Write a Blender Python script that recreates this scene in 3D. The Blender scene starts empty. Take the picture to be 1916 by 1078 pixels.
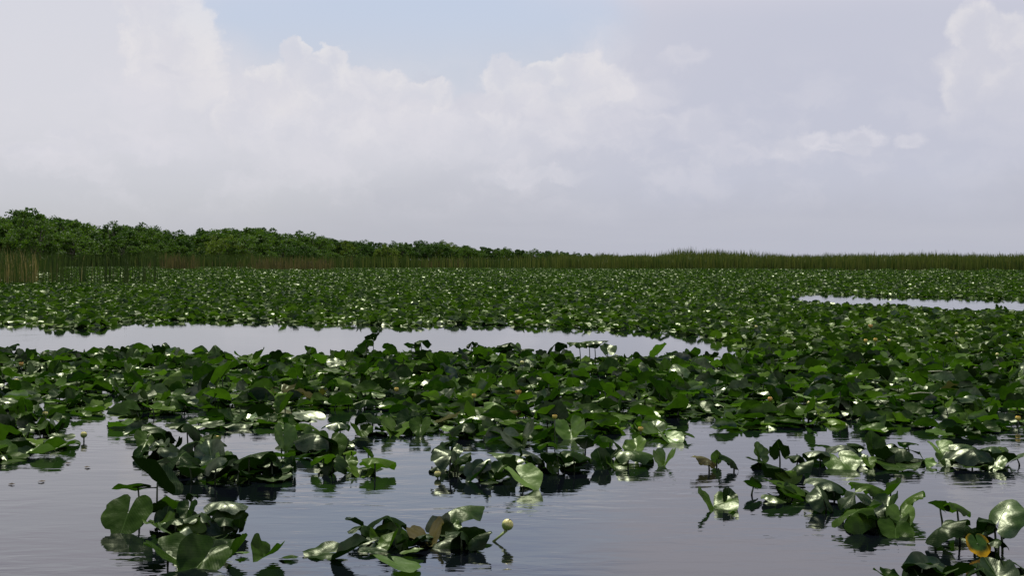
import bpy, math, random
import numpy as np
from mathutils import Matrix, Vector, noise as mnoise

S = bpy.context.scene
C = bpy.data.collections.new('marsh'); S.collection.children.link(C)
R = math.radians
F = 2395.0          # focal length in photo pixels
H = 1.7             # eye height above the water
HY = 486.0          # row of the horizon in the photo
CX = 958.0
rng = np.random.default_rng(11)
rnd = random.Random(5)

def depth(by): return F * H / (by - HY)
def ground(px, by):
    d = depth(by); return ((px - CX) / F * d, d)
def project(x, y, z):
    return CX + x / y * F, HY + (H - z) / y * F

# ------------------------------------------------------------------ camera
cam = bpy.data.cameras.new('camera'); co = bpy.data.objects.new('camera', cam); C.objects.link(co)
cam.sensor_width = 36.0; cam.lens = 36.0 * F / 1916.0
cam.shift_y = -(539.0 - HY) / 1916.0
co.location = (0, 0, H); co.rotation_euler = (R(90), 0, 0)
cam.clip_start = 0.1; cam.clip_end = 20000
S.camera = co
S.view_settings.view_transform = 'Standard'
S.view_settings.look = 'None'
S.view_settings.exposure = 0
S.render.resolution_x = 1024; S.render.resolution_y = 577
S.cycles.max_bounces = 6
S.cycles.transparent_max_bounces = 4
S.cycles.caustics_reflective = False; S.cycles.caustics_refractive = False

# ------------------------------------------------------------------ node helpers
class NT:
    def __init__(s, tree): s.t = tree; s.n = tree.nodes; s.l = tree.links
    def node(s, typ, **kw):
        n = s.n.new(typ)
        for k, v in kw.items(): setattr(n, k, v)
        return n
    def put(s, sock, v):
        if hasattr(v, 'is_linked') or isinstance(v, bpy.types.NodeSocket): s.l.new(v, sock)
        elif v is not None: sock.default_value = v
    def m(s, op, a, b=None, c=None, clamp=False):
        n = s.node('ShaderNodeMath', operation=op); n.use_clamp = clamp
        s.put(n.inputs[0], a)
        if b is not None: s.put(n.inputs[1], b)
        if c is not None: s.put(n.inputs[2], c)
        return n.outputs[0]
    def v(s, op, a, b=None, out=0):
        n = s.node('ShaderNodeVectorMath', operation=op)
        s.put(n.inputs[0], a)
        if b is not None: s.put(n.inputs[1], b)
        return n.outputs[out]
    def smooth(s, x, a, b, lo=0.0, hi=1.0, lin=False):
        n = s.node('ShaderNodeMapRange'); n.interpolation_type = 'LINEAR' if lin else 'SMOOTHSTEP'
        s.put(n.inputs['Value'], x)
        n.inputs['From Min'].default_value = a; n.inputs['From Max'].default_value = b
        n.inputs['To Min'].default_value = lo; n.inputs['To Max'].default_value = hi
        return n.outputs[0]
    def mix(s, f, a, b, bt='MIX'):
        n = s.node('ShaderNodeMix', data_type='RGBA', blend_type=bt)
        s.put(n.inputs[0], f)
        s.put(n.inputs[6], a if not isinstance(a, tuple) else (*a[:3], 1))
        s.put(n.inputs[7], b if not isinstance(b, tuple) else (*b[:3], 1))
        return n.outputs[2]
    def noise(s, vec, scale, detail=4, rough=0.5, out=0, dist=0.0, dims='3D'):
        n = s.node('ShaderNodeTexNoise', noise_dimensions=dims)
        s.put(n.inputs['Vector'], vec); n.inputs['Scale'].default_value = scale
        n.inputs['Detail'].default_value = detail; n.inputs['Roughness'].default_value = rough
        n.inputs['Distortion'].default_value = dist
        return n.outputs[out]

def lin(r, g, b):
    f = lambda c: c / 12.92 if c <= 0.04045 else ((c + 0.055) / 1.055) ** 2.4
    return (f(r / 255), f(g / 255), f(b / 255))

# ------------------------------------------------------------------ sky
SUN_EL, SUN_AZ = 60.0, -18.0      # azimuth measured from straight ahead, minus = to the left
w = bpy.data.worlds.new('World'); S.world = w; w.use_nodes = True
t = NT(w.node_tree); t.n.clear()
out = t.node('ShaderNodeOutputWorld')
sky = t.node('ShaderNodeTexSky', sky_type='NISHITA'); sky.sun_disc = False
sky.sun_elevation = R(SUN_EL); sky.sun_rotation = R(SUN_AZ)
sky.air_density = 1.0; sky.dust_density = 2.0
gen = t.node('ShaderNodeTexCoord').outputs['Generated']
sep = t.node('ShaderNodeSeparateXYZ'); t.l.new(gen, sep.inputs[0])
# angular sky coordinates, scaled so that one unit is 100 photo pixels near the horizon
az = t.m('MULTIPLY', t.m('ARCTAN2', sep.outputs[0], sep.outputs[1]), F / 100)
el = t.m('MULTIPLY', t.m('ARCSINE', sep.outputs[2]), F / 100)
def ang(px, py):
    x = (px - CX) / F; z = (HY - py) / F
    return math.atan(x) * F / 100, math.asin(z / math.sqrt(1 + x * x + z * z)) * F / 100
cmb = t.node('ShaderNodeCombineXYZ'); t.l.new(az, cmb.inputs[0]); t.l.new(el, cmb.inputs[1])
P = cmb.outputs[0]
def warp(p, scale, amp, detail, seed, rough=0.55):
    q = t.v('ADD', p, (seed * 7.3, seed * 3.1, seed))
    c = t.noise(q, scale, detail, rough, out=1)
    d = t.v('SUBTRACT', c, (0.5, 0.5, 0.5))
    n = t.node('ShaderNodeVectorMath', operation='SCALE'); t.l.new(d, n.inputs[0]); n.inputs[3].default_value = amp
    fl = t.v('MULTIPLY', n.outputs[0], (1, 1, 0))
    return t.v('ADD', p, fl)
PW = warp(P, 1.1, 0.95, 6, 1.0, 0.62)
PS = warp(P, 0.35, 2.2, 4, 2.0)
def ell(p, cx, cy, rx, ry):
    a, b = ang(cx, cy)
    q = t.v('MULTIPLY', t.v('SUBTRACT', p, (a, b, 0)), (100 / rx, 100 / ry, 1))
    return t.m('SUBTRACT', t.v('LENGTH', q, out=1), 1.0)
def union(p, lst):
    r = None
    for e in lst:
        d = ell(p, *e)
        r = d if r is None else t.m('MINIMUM', r, d)
    return r
# the clear colour: sky texture seen through marine haze
sk = t.node('ShaderNodeVectorMath', operation='SCALE'); t.l.new(sky.outputs[0], sk.inputs[0]); sk.inputs[3].default_value = 0.10
ramp = t.node('ShaderNodeValToRGB'); cr = ramp.color_ramp; cr.interpolation = 'EASE'
t.l.new(t.smooth(el, -1.0, 40.0, lin=True), ramp.inputs[0])
def stop(pos, col):
    e = cr.elements.new(pos); e.color = (*lin(*col), 1)
cr.elements[0].color = (*lin(189, 191, 199), 1); cr.elements[1].color = (*lin(52, 76, 124), 1)
st = lambda e: (e + 1) / 41.0
stop(st(0.3), (191, 193, 201)); stop(st(2.0), (197, 200, 209)); stop(st(3.3), (203, 208, 221)); stop(st(4.8), (196, 207, 227))
stop(st(7.0), (176, 194, 236)); stop(st(11), (160, 182, 226)); stop(st(17), (84, 108, 158))
clear = t.mix(0.10, ramp.outputs[0], sk.outputs[0])
# wide soft veils
veilN = t.noise(t.v('MULTIPLY', PS, (0.5, 1, 1)), 0.5, 5, 0.55)
left = t.smooth(az, -9.0, 6.5, 1, 0)
veilc = t.mix(left, lin(202, 202, 215), lin(218, 217, 224))
col = clear
def layer(col, fac, c): return t.mix(fac, col, c)
# broad veil everywhere but the blue window
blue = t.smooth(union(PS, [(720, 20, 400, 150), (1000, 20, 190, 170), (860, 130, 170, 70)]), -0.30, 0.22, 1, 0)
low = t.smooth(el, 0.2, 2.8)
veil_f = t.m('MULTIPLY', t.m('SUBTRACT', 1.0, blue), t.m('MULTIPLY', low, 0.82))
high = t.smooth(el, 5.0, 9.0)
hiN = t.smooth(t.noise(t.v('ADD', PS, (31, 7, 0)), 0.22, 5, 0.6), 0.42, 0.62)
veil_f = t.m('MULTIPLY', t.m('MULTIPLY', veil_f, t.smooth(el, 22.0, 10.0)), t.m('ADD', t.m('SUBTRACT', 1.0, high), t.m('MULTIPLY', high, t.m('MULTIPLY', hiN, 0.8))))
col = layer(col, veil_f, veilc)
# right-hand darker slate sky
slate = t.smooth(ell(PS, 1560, 330, 560, 330), -0.6, 0.5, 0.75, 0)
col = layer(col, slate, lin(193, 196, 212))
slate2 = t.smooth(ell(PS, 1500, 470, 900, 110), -0.5, 0.6, 0.7, 0)
col = layer(col, slate2, lin(183, 185, 197))
# soft cloud masses
soft = t.m('MULTIPLY', t.smooth(union(PW, [(640, 230, 300, 130), (330, 200, 180, 160), (1000, 210, 200, 100), (850, 260, 260, 120), (130, 260, 160, 60), (260, 265, 160, 40), (1110, 150, 120, 120)]), -0.75, 0.12, 1, 0),
           t.smooth(t.noise(PW, 0.9, 6, 0.6), 0.33, 0.68, 0.05, 0.85))
col = layer(col, t.m('MULTIPLY', soft, t.smooth(el, 0.8, 3.0)), lin(219, 218, 226))
# billows: bright crests and grey creases inside the masses
def cumulus(col, shapes, c_lit, c_body, op=0.95, edge=0.06, fade=None, rim=0.5, p=None):
    d = union(PW if p is None else p, shapes)
    mask = t.smooth(d, -edge, edge, 1, 0)
    rimf = t.smooth(d, -rim - 0.4, -0.05)
    bil = t.smooth(t.noise(PW, 1.5, 6, 0.62), 0.36, 0.66)
    rf = t.m('MULTIPLY', t.m('ADD', 0.25, t.m('MULTIPLY', rimf, 0.75)), t.m('ADD', 0.15, t.m('MULTIPLY', bil, 0.85)))
    c = t.mix(rf, c_body, c_lit)
    f = t.m('MULTIPLY', mask, op)
    if fade: f = t.m('MULTIPLY', f, t.smooth(el, fade[0], fade[1]))
    return layer(col, f, c)
lit, body = lin(236, 232, 232), lin(212, 212, 222)
col = cumulus(col, [(300, 20, 75, 85), (330, 90, 85, 75), (270, 85, 50, 45), (350, 150, 70, 60), (300, 130, 60, 40)], lit, lin(216, 215, 223), 0.62, 0.11, (2.2, 3.6), 0.75)
col = cumulus(col, [(553, 108, 30, 30), (618, 112, 36, 33), (580, 150, 75, 45), (690, 165, 85, 50), (500, 175, 80, 45), (780, 180, 75, 35), (640, 210, 150, 70), (470, 235, 70, 60)], lit, body, 0.7, 0.11, (1.7, 3.3), 0.6)
col = cumulus(col, [(945, 145, 45, 42), (1010, 140, 40, 30), (1075, 130, 55, 40), (1100, 160, 80, 50), (960, 190, 65, 45), (1040, 180, 50, 30), (1010, 220, 90, 50)], lit, body, 0.62, 0.11, (2.0, 3.4), 0.5)
col = cumulus(col, [(870, 250, 110, 50), (760, 250, 90, 40), (560, 265, 110, 45), (640, 185, 60, 40), (980, 270, 90, 40)], lin(228, 226, 231), lin(210, 211, 221), 0.45, 0.2, (1.4, 2.6), 0.6)
col = cumulus(col, [(1820, 45, 48, 45), (1850, 110, 80, 60), (1895, 60, 45, 40), (1810, 160, 50, 60), (1900, 180, 80, 90), (1840, 225, 80, 40)], lit, lin(210, 210, 220), 0.58, 0.2, (1.9, 3.4), 0.6)
col = cumulus(col, [(1520, 262, 45, 18), (1480, 280, 45, 22), (1610, 258, 40, 18), (1560, 282, 60, 12), (1700, 265, 25, 16)], lin(224, 222, 229), lin(202, 203, 215), 0.68, 0.4, None, 0.8)
col = cumulus(col, [(1220, 165, 60, 25), (1200, 225, 60, 22), (1300, 235, 60, 30), (1345, 270, 50, 22), (1385, 292, 40, 16), (1285, 110, 36, 18)], lin(220, 218, 226), lin(204, 205, 217), 0.45, 0.45, None, 0.8)
col = cumulus(col, [(60, 285, 60, 16), (210, 250, 50, 22), (250, 278, 90, 18), (120, 245, 26, 12), (1060, 250, 55, 25), (1000, 330, 110, 14)], lin(222, 220, 227), lin(208, 209, 219), 0.45, 0.4, None, 0.8)
# small dark scraps
col = layer(col, t.smooth(union(PW, [(320, 132, 30, 7), (795, 142, 22, 7)]), -0.6, 0.4, 0.25, 0), lin(196, 198, 212))
# distant layered haze towards the horizon
bands = t.noise(t.v('MULTIPLY', P, (0.12, 1.6, 1)), 1.0, 4, 0.5)
bandf = t.m('MULTIPLY', t.smooth(bands, 0.42, 0.6, 0, 0.25), t.smooth(el, 2.6, 0.6))
col = layer(col, bandf, lin(196, 197, 207))
# overhead: broken cloud on blue, for the light and the near reflections
bigN = t.smooth(t.noise(t.v('MULTIPLY', PS, (0.6, 1.0, 1)), 0.16, 6, 0.6), 0.45, 0.6)
blue2 = t.smooth(union(PS, [(740, -260, 430, 380), (1050, -420, 300, 300)]), -0.35, 0.25, 1, 0)
over = t.m('ADD', t.m('MULTIPLY', t.m('SUBTRACT', 1.0, blue2), 0.8), t.m('MULTIPLY', bigN, 0.25), clamp=True)
over = t.m('MULTIPLY', over, t.m('MULTIPLY', t.smooth(el, 4.3, 5.6), t.smooth(el, 20.0, 11.0)))
col = layer(col, over, lin(216, 213, 224))
lump = t.smooth(t.noise(t.v('MULTIPLY', PW, (0.8, 1.3, 1)), 0.8, 6, 0.6), 0.44, 0.66)
lump = t.m('MULTIPLY', lump, t.m('MULTIPLY', t.smooth(el, 0.4, 1.8), t.smooth(el, 4.2, 2.6)))
col = layer(col, t.m('MULTIPLY', lump, t.smooth(az, 10.0, -2.0, 0.15, 0.5)), lin(222, 220, 227))
bg = t.node('ShaderNodeBackground'); t.l.new(col, bg.inputs[0]); bg.inputs[1].default_value = 1.0
t.l.new(bg.outputs[0], out.inputs[0])
w.cycles.sampling_method = 'MANUAL'; w.cycles.sample_map_resolution = 512

sd = bpy.data.lights.new('sun', 'SUN'); so = bpy.data.objects.new('sun', sd); C.objects.link(so)
sd.energy = 5.0; sd.angle = R(0.6); sd.color = (1.0, 0.96, 0.88)
dirv = Vector((math.sin(R(SUN_AZ)) * math.cos(R(SUN_EL)), math.cos(R(SUN_AZ)) * math.cos(R(SUN_EL)), math.sin(R(SUN_EL))))
so.rotation_euler = dirv.to_track_quat('Z', 'Y').to_euler(); so.location = dirv * 50

# ------------------------------------------------------------------ materials
def material(name):
    m = bpy.data.materials.new(name); m.use_nodes = True
    t = NT(m.node_tree); t.n.clear()
    o = t.node('ShaderNodeOutputMaterial')
    b = t.node('ShaderNodeBsdfPrincipled')
    return m, t, o, b

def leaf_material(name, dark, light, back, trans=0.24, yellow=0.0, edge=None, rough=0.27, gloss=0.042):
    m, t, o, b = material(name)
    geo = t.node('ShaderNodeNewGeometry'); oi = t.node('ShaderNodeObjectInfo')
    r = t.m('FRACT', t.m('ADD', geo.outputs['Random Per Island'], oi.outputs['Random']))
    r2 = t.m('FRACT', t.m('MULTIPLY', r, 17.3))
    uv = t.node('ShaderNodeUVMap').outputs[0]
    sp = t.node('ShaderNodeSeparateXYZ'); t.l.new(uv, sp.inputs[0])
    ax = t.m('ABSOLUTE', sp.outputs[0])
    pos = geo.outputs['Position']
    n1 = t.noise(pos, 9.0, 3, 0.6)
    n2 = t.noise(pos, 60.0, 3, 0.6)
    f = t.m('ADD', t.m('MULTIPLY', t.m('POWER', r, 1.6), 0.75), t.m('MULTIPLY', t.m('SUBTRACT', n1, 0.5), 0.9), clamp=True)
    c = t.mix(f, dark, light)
    # pinnate veins sweeping from the midrib to the margin
    ph = t.m('MULTIPLY', t.m('SUBTRACT', t.m('MULTIPLY', ax, 1.15), sp.outputs[1]), 95.0)
    vein = t.smooth(t.m('SINE', ph), 0.72, 1.0)
    mid = t.smooth(ax, 0.0, 0.016, 1, 0)
    vv = t.m('MAXIMUM', t.m('MULTIPLY', vein, 0.16), t.m('MULTIPLY', mid, 0.6))
    c = t.mix(t.m('MULTIPLY', vv, 0.5), c, (0.13, 0.21, 0.06))
    # a few yellowing or blemished patches
    bl = t.smooth(t.noise(pos, 22.0, 4, 0.65), 0.66, 0.72)
    c = t.mix(t.m('MULTIPLY', bl, t.smooth(r2, 0.55, 0.9, 0, 0.7)), c, (0.10, 0.075, 0.02))
    if edge:
        rad = t.v('LENGTH', uv, out=1)
        e = t.smooth(t.m('ADD', rad, t.m('MULTIPLY', t.m('SUBTRACT', n1, 0.5), 0.5)), 0.30, 0.48)
        c = t.mix(e, c, edge)
    cb = t.mix(geo.outputs['Backfacing'], c, back)
    t.n.remove(b)
    df = t.node('ShaderNodeBsdfDiffuse'); t.l.new(cb, df.inputs[0])
    gl = t.node('ShaderNodeBsdfGlossy'); gl.inputs[0].default_value = (0.92, 1.0, 0.74, 1)
    t.l.new(t.m('ADD', rough - 0.03, t.m('MULTIPLY', n2, 0.22)), gl.inputs['Roughness'])
    wet = t.smooth(n1, 0.35, 0.65, 0.6, 1.25)
    gf = t.m('MULTIPLY', t.m('MULTIPLY', wet, t.m('ADD', 0.42, t.m('MULTIPLY', t.m('POWER', r2, 3.0), 2.2))), t.smooth(geo.outputs['Backfacing'], 0, 1, gloss, gloss * .3))
    bump = t.node('ShaderNodeBump'); bump.inputs['Strength'].default_value = 0.5; bump.inputs['Distance'].default_value = 0.003
    hgt = t.m('ADD', t.m('MULTIPLY', vv, -0.5), t.m('ADD', t.m('MULTIPLY', n2, 0.35), t.m('MULTIPLY', t.noise(pos, 20.0, 2, 0.5), 2.0)))
    t.l.new(hgt, bump.inputs['Height']); t.l.new(bump.outputs[0], gl.inputs['Normal']); t.l.new(bump.outputs[0], df.inputs['Normal'])
    sg = t.node('ShaderNodeMixShader'); t.l.new(gf, sg.inputs[0]); t.l.new(df.outputs[0], sg.inputs[1]); t.l.new(gl.outputs[0], sg.inputs[2])
    tr = t.node('ShaderNodeBsdfTranslucent')
    tc = t.mix(1.0, c, (1.5, 2.0, 0.7), 'MULTIPLY')
    t.l.new(tc, tr.inputs[0])
    mx = t.node('ShaderNodeMixShader'); mx.inputs[0].default_value = trans
    t.l.new(sg.outputs[0], mx.inputs[1]); t.l.new(tr.outputs[0], mx.inputs[2]); t.l.new(mx.outputs[0], o.inputs[0])
    return m
M = {}
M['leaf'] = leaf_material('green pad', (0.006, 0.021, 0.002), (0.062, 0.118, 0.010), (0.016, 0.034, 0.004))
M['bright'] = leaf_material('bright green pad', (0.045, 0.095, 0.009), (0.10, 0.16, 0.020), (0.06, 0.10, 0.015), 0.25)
M['dark'] = leaf_material('shaded dark green pad', (0.004, 0.013, 0.002), (0.012, 0.028, 0.004), (0.008, 0.016, 0.003), 0.1)  # dark pads: shade among crowded leaves is put into their colour
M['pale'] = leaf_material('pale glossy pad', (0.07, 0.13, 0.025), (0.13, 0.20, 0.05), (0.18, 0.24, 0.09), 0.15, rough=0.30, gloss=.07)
M['brown'] = leaf_material('browning pad', (0.040, 0.040, 0.010), (0.085, 0.062, 0.018), (0.09, 0.07, 0.03), 0.2)
M['yellow'] = leaf_material('yellow edged pad', (0.03, 0.075, 0.014), (0.05, 0.10, 0.02), (0.1, 0.1, 0.03), 0.25, edge=(0.50, 0.28, 0.01))

def petal(name, c1, c2, green):
    m, t, o, b = material(name)
    g = t.node('ShaderNodeSeparateXYZ'); t.l.new(t.node('ShaderNodeTexCoord').outputs['Object'], g.inputs[0])
    n = t.noise(t.node('ShaderNodeNewGeometry').outputs['Position'], 90, 3, 0.6)
    z = t.m('ADD', g.outputs[2], t.m('MULTIPLY', t.m('SUBTRACT', n, .5), .02))
    c = t.mix(t.smooth(n, .35, .65), c1, c2); c = t.mix(t.smooth(z, -.006, .018), green, c)
    t.l.new(c, b.inputs['Base Color']); b.inputs['Roughness'].default_value = .4; t.l.new(b.outputs[0], o.inputs[0]); return m
def simple(name, c1, c2, scale=10.0, rough=0.5, trans=0.0, island=True, bump=0.0):
    m, t, o, b = material(name)
    geo = t.node('ShaderNodeNewGeometry'); oi = t.node('ShaderNodeObjectInfo')
    n = t.noise(geo.outputs['Position'], scale, 3, 0.6)
    if island:
        r = t.m('FRACT', t.m('ADD', geo.outputs['Random Per Island'], oi.outputs['Random']))
        f = t.m('ADD', t.m('MULTIPLY', r, 0.65), t.m('MULTIPLY', t.m('SUBTRACT', n, 0.32), 1.1), clamp=True)
    else: f = t.smooth(n, 0.3, 0.7)
    c = t.mix(f, c1, c2)
    t.l.new(c, b.inputs['Base Color']); b.inputs['Roughness'].default_value = rough
    b.inputs['Specular IOR Level'].default_value = 0.12 if rough >= 0.6 else 0.5
    if bump:
        bp = t.node('ShaderNodeBump'); bp.inputs['Strength'].default_value = bump; bp.inputs['Distance'].default_value = 0.01
        t.l.new(n, bp.inputs['Height']); t.l.new(bp.outputs[0], b.inputs['Normal'])
    if trans:
        tr = t.node('ShaderNodeBsdfTranslucent'); t.l.new(t.mix(1.0, c, (1.6, 1.8, 0.7), 'MULTIPLY'), tr.inputs[0])
        mx = t.node('ShaderNodeMixShader'); mx.inputs[0].default_value = trans
        t.l.new(b.outputs[0], mx.inputs[1]); t.l.new(tr.outputs[0], mx.inputs[2]); t.l.new(mx.outputs[0], o.inputs[0])
    else: t.l.new(b.outputs[0], o.inputs[0])
    return m
M['stem'] = simple('lily stem', (0.015, 0.03, 0.010), (0.05, 0.075, 0.02), 12, 0.4, bump=0.2)
M['flowerstem'] = simple('flower stalk', (0.10, 0.16, 0.03), (0.20, 0.27, 0.06), 14, 0.4, bump=0.2)
M['sepal'] = petal('yellow green sepal', (0.56, 0.52, 0.12), (0.80, 0.72, 0.28), (0.16, 0.24, 0.04))
M['petal_yellow'] = petal('yellow sepal', (0.80, 0.52, 0.06), (0.88, 0.66, 0.16), (0.40, 0.38, 0.05))
M['petal_orange'] = petal('orange sepal', (0.78, 0.40, 0.07), (0.85, 0.55, 0.18), (0.45, 0.30, 0.05))
M['stalk_pale'] = simple('pale dead stalk', (0.22, 0.24, 0.12), (0.40, 0.40, 0.24), 20, 0.5, bump=0.4)
M['bark'] = simple('grey brown bark', (0.05, 0.04, 0.03), (0.14, 0.12, 0.09), 3, 0.85, bump=0.6)
M['crown'] = simple('dark green foliage', (0.016, 0.046, 0.008), (0.060, 0.115, 0.018), 0.45, 0.6, 0.22)
M['crown_mid'] = simple('mid green foliage', (0.028, 0.070, 0.010), (0.090, 0.150, 0.022), 0.45, 0.6, 0.25)
M['crown_yellow'] = simple('yellow green foliage', (0.050, 0.090, 0.012), (0.14, 0.19, 0.030), 0.45, 0.6, 0.25)
M['reed_green'] = simple('green reed', (0.016, 0.040, 0.008), (0.07, 0.10, 0.025), 0.35, 0.6, 0.15)
M['reed_mixed'] = simple('green and straw reed', (0.013, 0.040, 0.007), (0.07, 0.09, 0.022), 0.14, 0.65, 0.15)
M['reed_belt'] = simple('belt reed', (0.018, 0.052, 0.010), (0.14, 0.15, 0.04), 0.6, 0.65, 0.15)
M['reed_tan'] = simple('tan dried reed', (0.05, 0.05, 0.018), (0.32, 0.25, 0.13), 0.9, 0.7, 0.15)
M['rush'] = simple('dark rush', (0.010, 0.026, 0.006), (0.060, 0.085, 0.022), 0.5, 0.6, 0.1)
M['reed_brown'] = simple('dry brown reed', (0.018, 0.032, 0.009), (0.16, 0.125, 0.06), 0.5, 0.7, 0.15)
M['ground'] = simple('marsh mud and grass', (0.02, 0.03, 0.012), (0.07, 0.08, 0.03), 0.2, 0.9, island=False)

# water
m, t, o, b = material('still dark water')
geo = t.node('ShaderNodeNewGeometry'); pos = geo.outputs['Position']
big = t.smooth(t.noise(pos, 0.55, 3, 0.5), 0.40, 0.62)
wav = t.noise(t.v('MULTIPLY', pos, (0.4, 1.0, 1.0)), 6.5, 3, 0.5, dist=0.4)
wav2 = t.noise(t.v('MULTIPLY', pos, (0.5, 1.0, 1.0)), 26.0, 2, 0.5)
swell = t.noise(t.v('MULTIPLY', pos, (0.6, 1.0, 1.0)), 2.2, 2, 0.5)
hh = t.m('ADD', t.m('MULTIPLY', wav, 0.0056), t.m('MULTIPLY', wav2, 0.0004))
hh = t.m('MULTIPLY', hh, t.m('ADD', 0.35, t.m('MULTIPLY', big, 0.9)))
hh = t.m('ADD', hh, t.m('MULTIPLY', swell, 0.004))
py = t.node('ShaderNodeSeparateXYZ'); t.l.new(pos, py.inputs[0])
hh = t.m('MULTIPLY', hh, t.smooth(py.outputs[1], 8.0, 24.0, 1.0, 0.22))
bp = t.node('ShaderNodeBump'); bp.inputs['Strength'].default_value = 1.0; bp.inputs['Distance'].default_value = 1.0
t.l.new(hh, bp.inputs['Height']); t.l.new(bp.outputs[0], b.inputs['Normal'])
b.inputs['Base Color'].default_value = (0.003, 0.004, 0.006, 1)
b.inputs['Roughness'].default_value = 0.02; b.inputs['IOR'].default_value = 2.0
t.l.new(b.outputs[0], o.inputs[0]); M['water'] = m

# ------------------------------------------------------------------ object helpers
def tag(o, label=None, cat=None, group=None, kind=None):
    if label: o['label'] = label
    if cat: o['category'] = cat
    if group: o['group'] = group
    if kind: o['kind'] = kind
    return o
def link(name, me, mat=None, parent=None):
    o = bpy.data.objects.new(name, me); C.objects.link(o)
    if mat is not None and not me.materials: me.materials.append(mat)
    if parent is not None: o.parent = parent
    return o
def empty(name, loc=(0, 0, 0)):
    o = bpy.data.objects.new(name, None); C.objects.link(o); o.location = loc; o.empty_display_size = 0.1
    return o
def np_mesh(name, V, faces_idx, nper, mat, uv=None, smooth=True):
    """V (n,3); faces_idx flat int array; nper verts per face"""
    me = bpy.data.meshes.new(name)
    nf = len(faces_idx) // nper
    me.vertices.add(len(V)); me.vertices.foreach_set('co', np.ascontiguousarray(V, dtype=np.float32).ravel())
    me.loops.add(len(faces_idx)); me.loops.foreach_set('vertex_index', faces_idx.astype(np.int32))
    me.polygons.add(nf); me.polygons.foreach_set('loop_start', (np.arange(nf) * nper).astype(np.int32))
    me.polygons.foreach_set('loop_total', np.full(nf, nper, dtype=np.int32))
    if smooth: me.polygons.foreach_set('use_smooth', np.ones(nf, dtype=bool))
    if uv is not None:
        l = me.uv_layers.new(name='UVMap'); l.data.foreach_set('uv', uv[faces_idx].astype(np.float32).ravel())
    me.materials.append(mat); me.update(calc_edges=True); me.validate()
    return me

# ------------------------------------------------------------------ pad shape
def pad_geo(nr, nt, fl=0.1, fr=0.1, kl=0.3, kr=0.3, ky=0.0, py=0.0, wave=0.02, kw=5, ph=0.0, seed=0, ragged=0.012, notch=0.16, wid=0.94, dent=0.011):
    """heart shaped pad, tip +Y, stalk at the origin, unit length about 1; each half bends as a sheet"""
    rs = np.random.default_rng(seed)
    th = np.linspace(-math.pi + notch, math.pi - notch, nt)
    a = np.abs(th) / math.pi
    rad = 0.50 + 0.05 * np.cos(th) + 0.115 * np.exp(-(th / 0.27) ** 2)
    rad *= 1 - 0.30 * np.clip((a - 0.86) / 0.10, 0, 1) ** 2
    pert = sum(rs.normal() * np.sin(k * th + rs.uniform(0, 6)) / k for k in (3, 5, 8, 13, 19))
    rad = rad * (1 + ragged * pert)
    for q in range(rs.integers(0, 4)):        # insect bites and small tears in the margin
        c_ = rs.uniform(-2.6, 2.6); rad = rad * (1 - rs.uniform(.05, .16) * np.exp(-((th - c_) / rs.uniform(.07, .16)) ** 2))
    s = np.linspace(0.0, 1.0, nr + 1)[1:] ** 0.85
    X = np.outer(s, np.sin(th) * rad) * wid; Y = np.outer(s, np.cos(th) * rad) * 1.0
    X = np.concatenate([[0], X.ravel()]); Y = np.concatenate([[0], Y.ravel()])
    uv = np.stack([X, Y], 1)
    def bend(u, f, k):
        k = k if abs(k) > 1e-3 else 1e-3
        return (np.sin(f + k * u) - math.sin(f)) / k, (math.cos(f) - np.cos(f + k * u)) / k
    xr, zr = bend(np.abs(X), fr, kr); xl, zl = bend(np.abs(X), fl, kl)
    x = np.where(X >= 0, xr, -xl); z = np.where(X >= 0, zr, zl)
    # round the crease at the midrib
    e = 0.05; z = z - np.where(X >= 0, math.sin(fr), math.sin(fl)) * e * np.exp(-np.abs(X) / e)
    ys, yz = bend(np.abs(Y), py, ky)
    y = np.sign(Y) * ys; z = z + yz
    r2 = X * X + Y * Y; T = np.arctan2(X, Y)
    wave = wave * 1.35; z = z + wave * (r2 / 0.25) * np.sin(kw * T + ph) + 0.4 * wave * (r2 / 0.25) * np.sin((kw * 2 + 1) * T + ph * 2)
    # soft dents over the whole blade
    for q in range(4):
        fx, fy = rs.uniform(3, 9, 2); z = z + dent * np.sin(fx * X * 1.6 + rs.uniform(0, 6)) * np.sin(fy * Y * 1.6 + rs.uniform(0, 6)) * np.minimum(1, r2 * 12)
    V = np.stack([x, y, z], 1)
    tri = []
    for j in range(nt - 1): tri.append((0, 1 + j + 1, 1 + j))
    quads = []
    for i in range(nr - 1):
        for j in range(nt - 1):
            p = 1 + i * nt + j; quads.append((p, p + 1, p + nt + 1, p + nt))
    F3 = list(tri)
    for q in quads: F3 += [(q[0], q[1], q[2]), (q[0], q[2], q[3])]
    return V, np.array(F3), uv

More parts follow.
